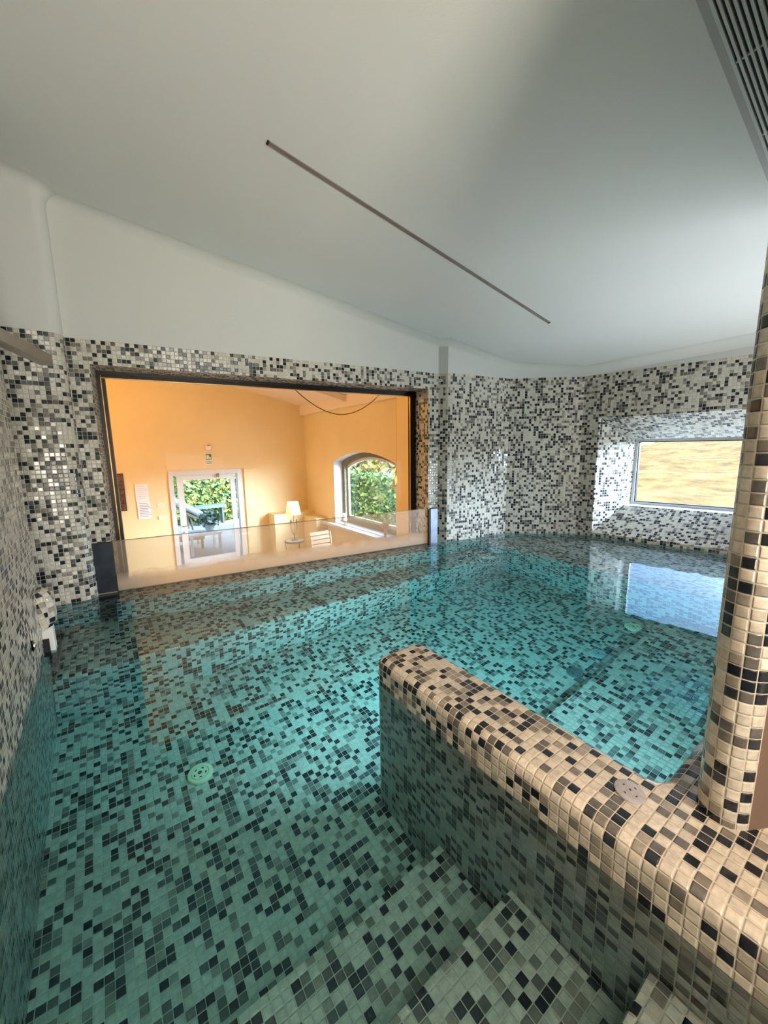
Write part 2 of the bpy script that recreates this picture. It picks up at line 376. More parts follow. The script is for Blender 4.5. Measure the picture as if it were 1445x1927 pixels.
struct(mb.build('wall_back_upper', PLASTER, smooth=True))
mb = MB(); ur = mb.strip(right, ZF, ZT, u0=.137)
struct(mb.build('wall_corner', T))

# right wall with a splayed window
SY0, SY1, SZ0, SZ1 = 1.735, .30, .035, 1.035                # mouth of the splay on the wall (y from far to near)
IY0, IY1, IZ0, IZ1, SD = 1.625, .44, .262, .852, .30        # inner edge of the splay
RW = .46                                                    # where the glass stands
mb = MB()
def U(y): return (D1[1]-y)/abs(ed.y)+ur
def epq(y, z, off=0): return ep(y, off, z)
def eface(q): mb.face([epq(y, z) for y, z in q], [(U(y), z) for y, z in q])
yE = -2.1
eface([(D1[1], ZF), (yE, ZF), (yE, SZ0), (D1[1], SZ0)]); eface([(D1[1], SZ1), (yE, SZ1), (yE, ZT), (D1[1], ZT)])
eface([(D1[1], SZ0), (SY0, SZ0), (SY0, SZ1), (D1[1], SZ1)]); eface([(SY1, SZ0), (yE, SZ0), (yE, SZ1), (SY1, SZ1)])
def inn(y, z, off=SD):
    # inner points keep their room y when pushed outwards
    q = Vector(ep(y)) + en*off; q = q - ed*((q.y-y)/ed.y); return (q.x, q.y, z)
o4 = [epq(SY0, SZ0), epq(SY1, SZ0), epq(SY1, SZ1), epq(SY0, SZ1)]
i4 = [inn(IY0, IZ0), inn(IY1, IZ0), inn(IY1, IZ1), inn(IY0, IZ1)]
sl = math.hypot(SD, IZ0-SZ0); st = math.hypot(SD, SZ1-IZ1)
mb.face([o4[0], o4[1], i4[1], i4[0]], [(U(SY0), SZ0), (U(SY1), SZ0), (U(IY1), SZ0+sl), (U(IY0), SZ0+sl)])
mb.face([o4[2], o4[3], i4[3], i4[2]], [(U(SY1), SZ1), (U(SY0), SZ1), (U(IY0), SZ1-st), (U(IY1), SZ1-st)])
mb.face([o4[3], o4[0], i4[0], i4[3]], [(U(SY0), SZ1), (U(SY0), SZ0), (U(SY0)+SD, IZ0), (U(SY0)+SD, IZ1)])
mb.face([o4[1], o4[2], i4[2], i4[1]], [(U(SY1), SZ0), (U(SY1), SZ1), (U(SY1)+SD, IZ1), (U(SY1)+SD, IZ0)])
g4 = [inn(IY0+.01, IZ0, RW+.08), inn(IY1, IZ0, RW+.08), inn(IY1, IZ1, RW+.08), inn(IY0+.01, IZ1, RW+.08)]
wr = RW+.08-SD
mb.face([i4[3], i4[0], g4[0], g4[3]], [(0, IZ1), (0, IZ0), (wr, IZ0), (wr, IZ1)])
mb.face([i4[2], i4[3], g4[3], g4[2]], [(U(IY1), 0), (U(IY0), 0), (U(IY0), wr), (U(IY1), wr)])
mb.face([i4[1], i4[2], g4[2], g4[1]], [(0, IZ0), (0, IZ1), (wr, IZ1), (wr, IZ0)])
struct(mb.build('wall_right', T))
mb = MB(); mb.face([i4[0], i4[1], g4[1], g4[0]]); a, b = inn(IY0, IZ0-.001, SD-.004), inn(IY1, IZ0-.001, SD-.004)
struct(mb.build('trim_1', WOODW))                            # white sill board under the glass
# exterior face of the right wall
mb = MB()
def X(y, z): return inn(y, z, RW+.08)
for q in ([(3.5, -1.5), (yE, -1.5), (yE, IZ0), (3.5, IZ0)], [(3.5, IZ1), (yE, IZ1), (yE, 2.4), (3.5, 2.4)], [(3.5, IZ0), (IY0+.01, IZ0), (IY0+.01, IZ1), (3.5, IZ1)], [(IY1, IZ0), (yE, IZ0), (yE, IZ1), (IY1, IZ1)]):
    mb.face([X(*p) for p in q])
struct(mb.build('wall_right_outer', pbr('outside_render', (.6, .5, .38), .9)))
# window in the right wall: dark gasket frame, white outer frame, pane
win = thing('window_1', 'x', 'x', inn(IY0, IZ0, RW))
for kk in ('label', 'category'): del win[kk]
struct(win)
def frame_rect(mb, fn, y0, y1, z0, z1, wdt, off0, off1, mi=0):
    """rectangular ring bar frame between two depths"""
    a = [(y0, z0), (y1, z0), (y1, z1), (y0, z1)]; s = 1 if y1 > y0 else -1
    b = [(y0+s*wdt, z0+wdt), (y1-s*wdt, z0+wdt), (y1-s*wdt, z1-wdt), (y0+s*wdt, z1-wdt)]
    for i in range(4):
        j = (i+1) % 4
        A, B, Cc, Dd = a[i], a[j], b[j], b[i]
        mb.face([fn(*A, off0), fn(*B, off0), fn(*Cc, off0), fn(*Dd, off0)], None, mi)
        mb.face([fn(*A, off1), fn(*Dd, off1), fn(*Cc, off1), fn(*B, off1)], None, mi)
        mb.face([fn(*Dd, off0), fn(*Cc, off0), fn(*Cc, off1), fn(*Dd, off1)], None, mi)
        mb.face([fn(*A, off1), fn(*B, off1), fn(*B, off0), fn(*A, off0)], None, mi)
L0 = win.location
def inl(y, z, off): q = Vector(inn(y, z, off))-L0; return q
mb = MB(); frame_rect(mb, inl, IY0, IY1, IZ0, IZ1, .022, RW-.02, RW+.03); mb.build('window_frame', WOODW, win)
mb = MB(); frame_rect(mb, inl, IY0-.022, IY1+.022, IZ0+.022, IZ1-.022, .007, RW-.012, RW+.02); mb.build('gasket', BLACK, win)
mb = MB(); mb.face([inl(IY0-.025, IZ0+.025, RW), inl(IY1+.025, IZ0+.025, RW), inl(IY1+.025, IZ1-.025, RW), inl(IY0-.025, IZ1-.025, RW)]); mb.build('pane', PANE, win)

# ceiling: one sloping plane
mb = MB(); c4 = [(-1.0, -2.2), (4.0, -2.2), (4.0, 2.75), (-1.0, 2.75)]
mb.face([(x, y, ceil_z(x, y)) for x, y in c4[::-1]]); mb.face([(x, y, ceil_z(x, y)+.12) for x, y in c4])
for i in range(4):
    a, b = c4[i], c4[(i+1) % 4]; mb.face([(a[0], a[1], ceil_z(*a)), (b[0], b[1], ceil_z(*b)), (b[0], b[1], ceil_z(*b)+.12), (a[0], a[1], ceil_z(*a)+.12)])
struct(mb.build('ceiling', CEILM))
# the wall behind the photographer
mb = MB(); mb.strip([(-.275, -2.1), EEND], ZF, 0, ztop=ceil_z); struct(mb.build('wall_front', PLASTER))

# ------------------------------------------------------------------ things built into the pool
# low dividing wall with its ledge and the end of the wall standing on it
TOPZ = .095
ol = [(.695, -.9), (2.6, -.9), (2.6, .262)] + [(.93, .262)] + arc(.93, .292, .030, 270, 180, 3)[1:] + [(.90, 1.0)] + arc(.862, 1.015, .038, 0, 90, 5)[1:] + arc(.733, 1.015, .038, 90, 180, 5)
mb = slab(MB(), ol, ZF, TOPZ, .034)
struct(mb.build('wall_divider', T, smooth=True))
# column
cpath = [(2.6, .24), (.975, .212), (.94, .204)] + arc(.917, .160, .044, 60, 205, 9)[1:] + [(.890, .128), (.899, .122)]
mb = MB(); uu = mb.strip(cpath, TOPZ, 0, u0=-.013, ztop=lambda x, y: 2.05)
struct(mb.build('wall_column', T, smooth=True))
mb = MB(); mb.strip([(.899, .122), (1.02, .055), (1.6, -.35), (2.6, -.35), (2.6, .24)], TOPZ, 2.05); struct(mb.build('wall_column_side', BROWN))

# steps going down from the entrance
def rect(x0, y0, x1, y1): return [(x0, y0), (x1, y0), (x1, y1), (x0, y1)]
mb = MB()
for y1, zt in ((.72, -.54), (.475, -.37), (.19, -.17)): slab(mb, rect(-.274, -1.0, .694, y1), ZF+.001, zt, .012, 2)
struct(mb.build('floor_steps', T, smooth=True))
# underwater seats
mb = MB(); slab(mb, [(-.274, 2.07), (2.68, 2.07), (2.68, 2.4), (2.2, 2.42), (0, 2.69), (-.274, 2.62)], ZF+.001, -.36, .035, 4)
slab(mb, [(2.68, .3), (3.6, .3), (3.55, 1.2), (3.48, 1.86), (3.0, 2.28), (2.68, 2.33)], ZF+.001, -.14, .025, 3)
slab(mb, [(.902, .27), (2.67, .27), (2.67, .836), (.902, .836)], ZF+.001, -.60, .012, 2)
def wq(x, off): t = Vector(wp(x, 0)); return (t.x+wn_.x*off, t.y+wn_.y*off)
slab(mb, [wq(OX0, -.155), wq(OX1, -.155), wq(OX1, -.001), wq(OX0, -.001)], ZF+.001, -.05, .010, 3)
struct(mb.build('floor_seats', T, smooth=True))

# water body
wl = [(-.30, -1.2), (.70, -1.2), (.70, -.2), (3.2, -.2), (4.0, -.2), (3.75, 1.9), (3.02, 2.32), (2.36, 2.41), (2.30, 2.50)]
wl += [wp(2.20, .008), wp(-.10, .008), (-.12, 2.72), (-.85, 2.72), (-.85, 2.1), (-.30, 2.1)]
mb = MB(); k = len(wl)
mb.face([(x, y, 0) for x, y in wl]); mb.face([(x, y, ZF-.03) for x, y in wl[::-1]])
for i in range(k):
    a, b = wl[i], wl[(i+1) % k]; mb.face([(*a, ZF-.03), (*b, ZF-.03), (*b, 0), (*a, 0)])
tag(mb.build('pool_water', WATER), 'still teal pool water filling the mosaic basin', 'water')

# ------------------------------------------------------------------ picture window frame
pw = thing('window_2', 'x', 'x', wp(OX0, .2, OZ0))
for kk in ('label', 'category'): del pw[kk]
struct(pw); L2 = pw.location.copy()
def pfn(x, z, off): return Vector(wp(x, off, z))-L2
# wp shifts x with the offset, so keep x nominal on the outer plane
def pfx(x, z, off): t = Vector(wp(x, 0)); return Vector((t.x+wn_.x*off, t.y+wn_.y*off, z))-L2
mb = MB(); frame_rect(mb, pfx, OX0, OX1, OZ0, OZ1, .020, .185, .23); mb.build('outer_frame', BLACK, pw)
mb = MB(); frame_rect(mb, pfx, OX0+.024, OX1-.030, OZ0+.024, OZ1-.02, .016, .195, .235); mb.build('sash_frame', BLACK, pw)
mb = MB(); frame_rect(mb, pfx, OX0+.020, OX1-.050, OZ0+.040, OZ1-.036, .004, .190, .20); mb.build('bronze_bead', BRONZE, pw)['label'] = 'thin bronze bead inside the black frame'
mb = MB(); mb.face([pfx(OX0+.03, OZ0+.03, .215), pfx(OX1-.03, OZ0+.03, .215), pfx(OX1-.03, OZ1-.03, .215), pfx(OX0+.03, OZ1-.03, .215)]); mb.build('pane', CLEAR, pw)

# glass screen at the pool edge, held by two steel plates
gs = thing('glass_screen', 'low clear glass screen fogged along its base at the pool edge', 'glass screen', wp(OX0, 0, 0)); L3 = gs.location.copy()
def gfn(x, off, z): t = Vector(wp(x, 0)); return Vector((t.x+wn_.x*off-L3.x, t.y+wn_.y*off-L3.y, z))
mb = MB()
gx0, gx1 = OX0, 2.188
P = [gfn(gx0, 0, -.05), gfn(gx1, 0, -.05), gfn(gx1, .012, -.05), gfn(gx0, .012, -.05), gfn(gx0, 0, .297), gfn(gx1, 0, .297), gfn(gx1, .012, .297), gfn(gx0, .012, .297)]
for q in ((0, 1, 5, 4), (1, 2, 6, 5), (2, 3, 7, 6), (3, 0, 4, 7)): mb.face([P[i] for i in q])
mb.build('glass_pane', FOG, gs)
mb = MB(); mb.face([P[i] for i in (4, 5, 6, 7)])
mb.obox((P[4]+P[5]+P[6]+P[7])/4+Vector((0, 0, .0012)), (P[5]-P[4])/2, (P[7]-P[4])/2, (0, 0, .0014)); mb.build('polished_edge', pbr('glass_edge', (.20, .17, .09), .25), gs)
def plate(x0, x1, off0, off1, z0, z1, name, m, lab, rim):
    t = thing(name, lab, 'metal plate', wp(x0, off0, 0), 0); L4 = t.location
    def h(x, off, z): q = Vector(wp(x, 0)); return Vector((q.x+wn_.x*off, q.y+wn_.y*off, z))-L4
    c = (h(x0, off0, z0)+h(x1, off1, z1))/2
    ex = (h(x1, off0, z0)-h(x0, off0, z0))/2; ey = (h(x0, off1, z0)-h(x0, off0, z0))/2
    MB().obox(c, ex, ey, (0, 0, (z1-z0)/2)).build('plate_body', m, t, bevel=.0015)
    MB().obox(h((x0+x1)/2, (off0+off1)/2, z1+.002), ex*1.0, ey*1.3, (0, 0, .003)).build('top_cap', BLACK, t)
    if rim: MB().obox(h(x0+(x1-x0)/2, off0-.004, .006), ex*.95, ey*.25, (0, 0, .003)).build('seam', STEEL, t)
    return t
plate(-.125, OX0+.002, -.022, -.001, -.10, .295, 'edge_plate', CHAR, 'charcoal steel plate holding the left end of the glass screen', True)
plate(2.200, 2.272, -.020, -.001, -.10, .296, 'edge_plate', GREYM, 'narrow blue-grey steel plate holding the right end of the glass screen', False)
MB().obox(Vector(wp(2.188, -.012, .09)), Vector((wd.x, wd.y, 0))*.006, Vector((wn_.x, wn_.y, 0))*.012, (0, 0, .2)).build('screen_post', BLACK)
tag(bpy.data.objects['screen_post'], 'slim black upright where the glass screen meets the right plate', 'post')

# ------------------------------------------------------------------ ceiling fittings
cn = Vector((-.182, -.0743, -1)).normalized()
def cpt(x, y, d=0): return Vector((x, y, ceil_z(x, y)))+cn*d
cx_ = Vector((1, 0, -.182)).normalized(); cy_ = cn.cross(cx_)
t = thing('linear_ceiling_light', 'long thin unlit grey light strip set in the sloping ceiling', 'ceiling light', cpt(.655, 1.675)); LL = t.location
a, b = cpt(.655, 1.675), cpt(2.592, 1.668)
MB().obox((a+b)/2+cn*.001-LL, (b-a)/2, cy_*.0075, cn*.002).build('diffuser', LEDM, t)
for s in (-1, 1): MB().obox((a+b)/2+cn*.0015-LL+cy_*.0085*s, (b-a)/2, cy_*.001, cn*.0035).build('profile_edge', pbr('profile_edge', (.30, .27, .25), .4, .6), t)
for q in (a, b): MB().obox(q+cn*.002-LL, (b-a).normalized()*.004, cy_*.0095, cn*.003).build('end_cap', BLACK, t)

g = thing('ventilation_grille', 'long white slotted air grille in the ceiling at the upper right', 'air grille', cpt(1.9, .455)); LG = g.location
a, b = cpt(1.20, .45), cpt(2.70, .45); hx = (b-a)/2; mid = (a+b)/2-LG
MB().obox(mid+cn*.0005, hx, cy_*.050, cn*.0015).build('slot_backing', DARK, g)
WG = pbr('grille_white', (.56, .57, .53), .5)
for k in range(7):
    MB().obox(mid+cn*.006+cy_*(-.040+.0132*k), hx, cy_*(.0032 if 0 < k < 6 else .0042), cn*.006).build('slat', WG, g)
for k in range(5):
    MB().obox(mid+cn*.004+hx*(-.86+.43*k), hx.normalized()*.003, cy_*.043, cn*.0035).build('cross_bar', WG, g)
for s in (-1, 1): MB().obox(mid+cn*.001+cy_*.056*s, hx*1.01, cy_*.009, cn*.002).build('flange', pbr('grille_flange', (.42, .39, .37), .6), g)

# steel beam near the left wall (open square channel with its end cut)
bd = Vector((math.sin(math.radians(14)), math.cos(math.radians(14)), 0)); bx = Vector((bd.y, -bd.x, 0))
tp = thing('steel_channel', 'brushed steel channel jutting in from the upper left', 'metal channel', (-.150, 2.22, 1.186)); E0 = Vector((0, 0, 0))
ln = .55; c = -bd*ln/2
M_ = MB(); M_.obox(c+Vector((0, 0, .020)), bx*.022, bd*ln/2, (0, 0, .0015)); M_.obox(c+bx*.020, bx*.0015, bd*ln/2, (0, 0, .020)); M_.obox(c-bx*.020, bx*.0015, bd*ln/2, (0, 0, .020)); M_.obox(c-Vector((0, 0, .019)), bx*.022, bd*ln/2, (0, 0, .0015))
M_.build('channel_body', STEEL, tp)
MB().obox(-bd*.010, bx*.019, bd*.001, (0, 0, .018)).build('dark_end', DARK, tp)

# tiled hump with white skimmer block on the left wall
sk = thing('skimmer', 'tiled hump with white plastic overflow block low on the left wall', 'pool fitting', (-.275, 2.05, 0))
mb = MB(); prof = [(-.005, .255), (.02, .258), (.04, .245), (.052, .215), (.055, .16), (.052, .12), (.04, .105), (-.005, .10)]
ys = [-.045, -.03, 0, .03, .045]; ks = [.55, .9, 1, .9, .55]
uac = 0
for (p, q) in zip(prof[:-1], prof[1:]):
    L_ = math.hypot(q[0]-p[0], q[1]-p[1])
    for i in range(4):
        mb.face([(p[0]*ks[i], ys[i], p[1]), (p[0]*ks[i+1], ys[i+1], p[1]), (q[0]*ks[i+1], ys[i+1], q[1]), (q[0]*ks[i], ys[i], q[1])], [(ys[i], uac), (ys[i+1], uac), (ys[i+1], uac+L_), (ys[i], uac+L_)])
    uac += L_
for i in (0, 4): mb.face([(p[0]*ks[i], ys[i], p[1]) for p in prof])
mb.build('tiled_hump', T, sk, smooth=True)
mb = MB(); mb.box(-.003, -.025, -.03, .036, .03, .104); mb.build('overflow_block', WHITEP, sk, bevel=.004)
mb = MB(); mb.box(-.002, -.034, -.05, .020, -.026, .055); mb.build('dark_slot', DARK, sk)
jt = thing('wall_nozzle', 'small dark chromed nozzle on the left wall just above the water', 'nozzle', (-.275, 1.80, .122)); jt.rotation_euler = (0, PI/2, 0)
MB().lathe([(0, 0), (.020, 0), (.021, .003), (.014, .006), (.012, .004)], n=24).build('collar', pbr('dark_chrome', (.05, .05, .06), .15, 1), jt, smooth=True)
MB().lathe([(.011, .002), (.010, .009), (.005, .012), (0, .0125)], n=20).build('nozzle_tip', pbr('chrome', (.7, .72, .75), .08, 1), jt, smooth=True)

# drain and floor jets
def floor_disc(name, lab, x, y, R, m, slots=5, group=None):
    t = thing(name, lab, 'drain', (x, y, ZF+.001), .4, group)
    MB().lathe([(R*1.0, 0), (R*1.0, .005), (R*.93, .009), (R*.70, .010), (R*.69, .0085)], n=36).build('outer_ring', m, t, smooth=True)
    MB().lathe([(R*.69, .006), (R*.665, .006)], n=36).build('groove', DARK, t)
    _c = MB().lathe([(R*.665, .006), (R*.66, .010), (R*.3, .011), (R*.2, .011), (0, .011)], n=36); cvr = _c.build('cover', m, t, smooth=True)
    for k in range(slots):
        a = 2*PI*k/slots+.5; c = Vector((math.cos(a)*R*.46, math.sin(a)*R*.46, .0112)); d = Vector((-math.sin(a), math.cos(a), 0))
        MB().obox(c, d*R*.10, Vector((math.cos(a), math.sin(a), 0))*R*.05, (0, 0, .0006)).build('slot', DARK, cvr)
    MB().lathe([(R*.17, .010), (R*.17, .0125), (R*.08, .0135), (0, .0125)], n=18).build('screw', pbr('verdigris_screw', (.10, .13, .10), .4, .5), cvr, smooth=True)
    return t
floor_disc('floor_drain', 'round cream plastic drain with slots on the pool floor at left', .18, 1.503, .045, CREAM)
floor_disc('floor_drain', 'small pale round inlet on the pool floor under the window reflection', 2.51, .953, .045, CREAM, 4)
BLUEG = pbr('tinted_lens', (.12, .15, .16), .2)
floor_disc('floor_inlet', 'grey-blue ringed inlet second from the divider on the floor', 2.10, .955, .04, pbr('wet_grey', (.42, .42, .40), .3), 3)
floor_disc('floor_inlet', 'dark blue-green round inlet nearest the divider on the floor', 1.862, .955, .04, BLUEG, 3)

# unseen underwater lamps added to brighten the pool floor, on the divider's hidden faces
for (x, y, z, rz, aim, pw_, lab) in ((.906, .62, -.28, 0, (2.3, 1.4, -.73), 13, 'added unseen underwater fill lamp on the far face of the dividing wall'), (.80, 1.054, -.22, 1, (1.0, 2.4, -.73), 7, 'added unseen underwater fill lamp in the free end of the dividing wall')):
    t = thing('pool_fill_lamp', lab, 'added fill lamp', (x, y, z)); t.rotation_euler = (-PI/2, 0, 0) if rz else (0, PI/2, 0)
    MB().lathe([(.06, 0), (.06, .006), (.048, .010), (.046, .006)], n=28).build('bezel', STEEL, t, smooth=True)
    MB().lathe([(.046, .006), (.02, .009), (0, .010)], n=28).build('lens', pbr('pool_fill_lens', (.8, .9, 1), .2, emit=(.85, .95, 1), emits=2), t, smooth=True)
    light('pool_fill_light', 'AREA', (x, y+.022, z) if rz else (x+.022, y, z), pw_, (.70, .90, 1), .10, .10, aim=aim, shape='DISK', spread=math.radians(150))

# loose cover disc lying on the divider
cv = thing('cover_disc', 'loose grey plastic cover disc lying on top of the dividing wall', 'cover disc', (.812, .287, TOPZ+.001), .5); cv.rotation_euler = (.07, -.03, .5)
dbody = MB().lathe([(0, 0), (.0275, 0), (.0285, .0012), (.028, .003), (.0262, .0042), (.008, .0040), (.0072, .0055), (.0045, .0062), (0, .0052)], n=40).build('disc_body', GREYP, cv, smooth=True)
for k in range(4):
    a = PI/4+k*PI/2; MB().obox((math.cos(a)*.0145, math.sin(a)*.0145, .0042), Vector((-math.sin(a), math.cos(a), 0))*.0024, Vector((math.cos(a), math.sin(a), 0))*.0011, (0, 0, .0004)).build('slot', DARK, dbody)
MB().lathe([(.0022, .0055), (.0022, .0064), (0, .0064)], n=12).build('screw', DARK, dbody)

# ------------------------------------------------------------------ lounge beyond the glass
LF = -1.80; BY = 9.45; RX = 4.25
def lz(x): return 2.24-.225*(x-2.59)
mb = MB(); mb.box(-2.2, 2.55, LF-.1, RX+.4, BY+.3, LF); struct(mb.build('floor_lounge', SANDF))
DX0, DX1, DZ1 = 1.09, 2.60, .385
mb = MB()
def bq(x0, z0, x1, z1, sl=False): mb.face([(x0, BY, z0), (x1, BY, z0), (x1, BY, lz(x1) if sl else z1), (x0, BY, lz(x0) if sl else z1)])
bq(-2.2, LF, DX0, DZ1); bq(DX1, LF, RX+.1, DZ1); bq(-2.2, DZ1, RX+.1, 0, True)
for x in (DX0, DX1): mb.face([(x, BY, LF), (x, BY+.3, LF), (x, BY+.3, DZ1), (x, BY, DZ1)])
mb.face([(DX0, BY, DZ1), (DX1, BY, DZ1), (DX1, BY+.3, DZ1), (DX0, BY+.3, DZ1)])
mb.face([(-2.2, BY+.3, LF), (DX0, BY+.3, LF), (DX0, BY+.3, 3.6), (-2.2, BY+.3, 3.6)]); mb.face([(DX1, BY+.3, LF), (RX+.4, BY+.3, LF), (RX+.4, BY+.3, 3.6), (DX1, BY+.3, 3.6)])
struct(mb.build('wall_lounge_back', PEACH))
# niche beside the door
mb = MB(); mb.box(DX1+.06, BY-.035, LF, DX1+.34, BY+.0, DZ1+.01); struct(mb.build('trim_2', PEACH))
# right wall with the arched window
AY0, AY1, AZ0, AZS, AZP = 5.62, 7.95, -.86, .53, .74
def arch(n=14):
    cy, hw, h = (AY0+AY1)/2, (AY1-AY0)/2, AZP-AZS; R = (hw*hw+h*h)/(2*h); cz = AZP-R; a = math.asin(hw/R)
    return [(cy+R*math.sin(-a+2*a*i/n), cz+R*math.cos(-a+2*a*i/n)) for i in range(n+1)]
A_ = arch()
mb = MB()
def rq(q, x=RX): mb.face([(x, y, z) for y, z in q])
for x in (RX, RX+.34):
    rq([(2.6, LF), (AY0, LF), (AY0, 3.0), (2.6, 3.0)], x); rq([(AY1, LF), (BY+.2, LF), (BY+.2, 3.0), (AY1, 3.0)], x); rq([(AY0, LF), (AY1, LF), (AY1, AZ0), (AY0, AZ0)], x)
    for p, q in zip(A_[:-1], A_[1:]): rq([p, q, (q[0], 3.0), (p[0], 3.0)], x)
struct(mb.build('wall_lounge_right', PEACH))
mb = MB()
for p, q in zip(A_[:-1], A_[1:]): mb.face([(RX, *p), (RX, *q), (RX+.34, *q), (RX+.34, *p)])
for y in (AY0, AY1): mb.face([(RX, y, AZ0), (RX+.34, y, AZ0), (RX+.34, y, AZS), (RX, y, AZS)])
mb.face([(RX, AY0, AZ0), (RX+.34, AY0, AZ0), (RX+.34, AY1, AZ0), (RX, AY1, AZ0)])
struct(mb.build('trim_3', WOODW))
w3 = thing('window_3', 'x', 'x', (RX+.28, (AY0+AY1)/2, AZ0))
for kk in ('label', 'category'): del w3[kk]
struct(w3); LW = w3.location.copy()
def ring(wi, x0, x1, name, m):
    cy = (AY0+AY1)/2
    out = [(AY0, AZ0)]+A_+[(AY1, AZ0)]
    zc = 0
    inn_ = [(AY0+wi, AZ0+wi)]+[(cy+(y-cy)*(1-wi/((AY1-AY0)/2)), z-wi) for y, z in A_]+[(AY1-wi, AZ0+wi)]
    mb = MB(); n = len(out)
    for i in range(n):
        j = (i+1) % n
        for x in (x0, x1): mb.face([Vector((x, *out[i]))-LW, Vector((x, *out[j]))-LW, Vector((x, *inn_[j]))-LW, Vector((x, *inn_[i]))-LW])
        mb.face([Vector((x0, *inn_[i]))-LW, Vector((x0, *inn_[j]))-LW, Vector((x1, *inn_[j]))-LW, Vector((x1, *inn_[i]))-LW])
    mb.build(name, m, w3); return inn_
ring(.10, RX+.22, RX+.285, 'stone_surround', STONE)
i3 = ring(.15, RX+.29, RX+.33, 'window_frame', WOODW)
mb = MB(); mb.face([Vector((RX+.31, *p))-LW for p in i3]); mb.build('pane', PANE, w3)
# sill board
tag(MB().box(RX-.16, 5.3, AZ0-.07, RX+.27, 8.35, AZ0-.01).build('window_sill', WOODW), 'deep white sill board under the arched lounge window', 'sill')
# pier between picture window and lounge window, ceiling, fascia, left wall, wall above the picture window
mb = MB().box(3.5, 3.0, LF, RX+.1, 4.6, 3.0); struct(mb.build('wall_pier', PEACH))
mb = MB(); mb.face([(-2.2, 2.4, lz(-2.2)), (RX+.4, 2.4, lz(RX+.4)), (RX+.4, BY+.3, lz(RX+.4)), (-2.2, BY+.3, lz(-2.2))][::-1]); mb.face([(-2.2, 2.4, lz(-2.2)+.15), (RX+.4, 2.4, lz(RX+.4)+.15), (RX+.4, BY+.3, lz(RX+.4)+.15), (-2.2, BY+.3, lz(-2.2)+.15)])
struct(mb.build('ceiling_lounge', PEACHC))
mb = MB().box(RX-.10, 2.9, 1.66, RX+.05, BY, 2.05); struct(mb.build('trim_4', PEACHC))
mb = MB(); mb.strip([(-2.2, 2.4), (-2.2, BY+.1)], LF, 0, ztop=lambda x, y: lz(x)); struct(mb.build('wall_lounge_left', PEACH))
mb = MB()
for q in ([(-2.2, LF), (OX0-.05, LF), (OX0-.05, 3.4), (-2.2, 3.4)], [(OX1+.12, LF), (4.7, LF), (4.7, 2.2), (OX1+.12, 2.6)], [(OX0-.05, OZ1+.005), (OX1+.12, OZ1+.005), (OX1+.12, 2.6), (OX0-.05, 3.4)], [(OX0-.05, LF), (OX1+.12, LF), (OX1+.12, OZ0-.02), (OX0-.05, OZ0-.02)]):
    mb.face([wp(x, RD, z) for x, z in q])
struct(mb.build('wall_lounge_front', PEACH))
for i, y in enumerate((4.3, 5.9, 7.5)):
    struct(MB().box(2.9, y, 0, 3.0, y+.12, .12).build('trim_%d' % (5+i), PEACHC)) if False else None
mb = MB()
for y in (5.3, 7.2):
    a = Vector((-.5, y, lz(-.5)-.07)); b = Vector((RX, y, lz(RX)-.07)); mb = MB(); mb.obox((a+b)/2, (b-a)/2, (0, .07, 0), (0, 0, .06)); tag(mb.build('ceiling_beam', PEACHC), 'painted beam crossing the lounge ceiling, %s' % ('nearer of the two' if y < 6 else 'farther of the two'), 'beam', 'lounge ceiling beams')
# back-corner masonry ledge
mb = MB().box(3.2, 9.05, LF, RX, BY, -.72).box(3.95, 8.35, LF, RX, 9.05, -.80)
tag(mb.build('masonry_ledge', PEACH), 'low plastered ledge in the lounge corner behind the lamp', 'ledge')

# glazed door
dr = thing('door_1', 'x', 'x', (DX0, BY, LF))
for kk in ('label', 'category'): del dr[kk]
struct(dr); W_, H_ = DX1-DX0, DZ1-LF
mb = MB()
for q in ((0, -.03, 0, .09, .12, H_-.09), (W_-.09, -.03, 0, W_, .12, H_-.09), (0, -.03, H_-.09, W_, .12, H_+.02)): mb.box(*q)
mb.build('door_frame', WOODW, dr)
mb = MB(); x0, x1 = .16, W_-.14
for q in ((x0, .02, .22, x0+.12, .07, H_-.20), (x1-.10, .02, .22, x1, .07, H_-.20), (x0, .02, H_-.20, x1, .07, H_-.10), (x0, .02, .02, x1, .07, .22)): mb.box(*q)
leaf = mb.build('door_leaf', WOODW, dr)
mb = MB(); mb.face([(x0+.12, .045, .22), (x1-.10, .045, .22), (x1-.10, .045, H_-.2), (x0+.12, .045, H_-.2)]); mb.build('pane', PANE, leaf)
mb = MB(); mb.box(x0+.03, -.03, .98, x0+.05, .02, 1.0); mb.box(x0+.03, -.04, .98, x0+.13, -.025, 1.0); mb.lathe([(0, 0), (.02, 0), (.02, .02), (0, .02)], (x0+.05, .0, .84), 12); mb.build('door_handle', STEEL, leaf)
MB().box(W_*.64, -.05, H_-.16, W_*.64+.05, .0, H_-.07).build('door_closer', pbr('closer', (.22, .2, .12), .4, .5), dr)

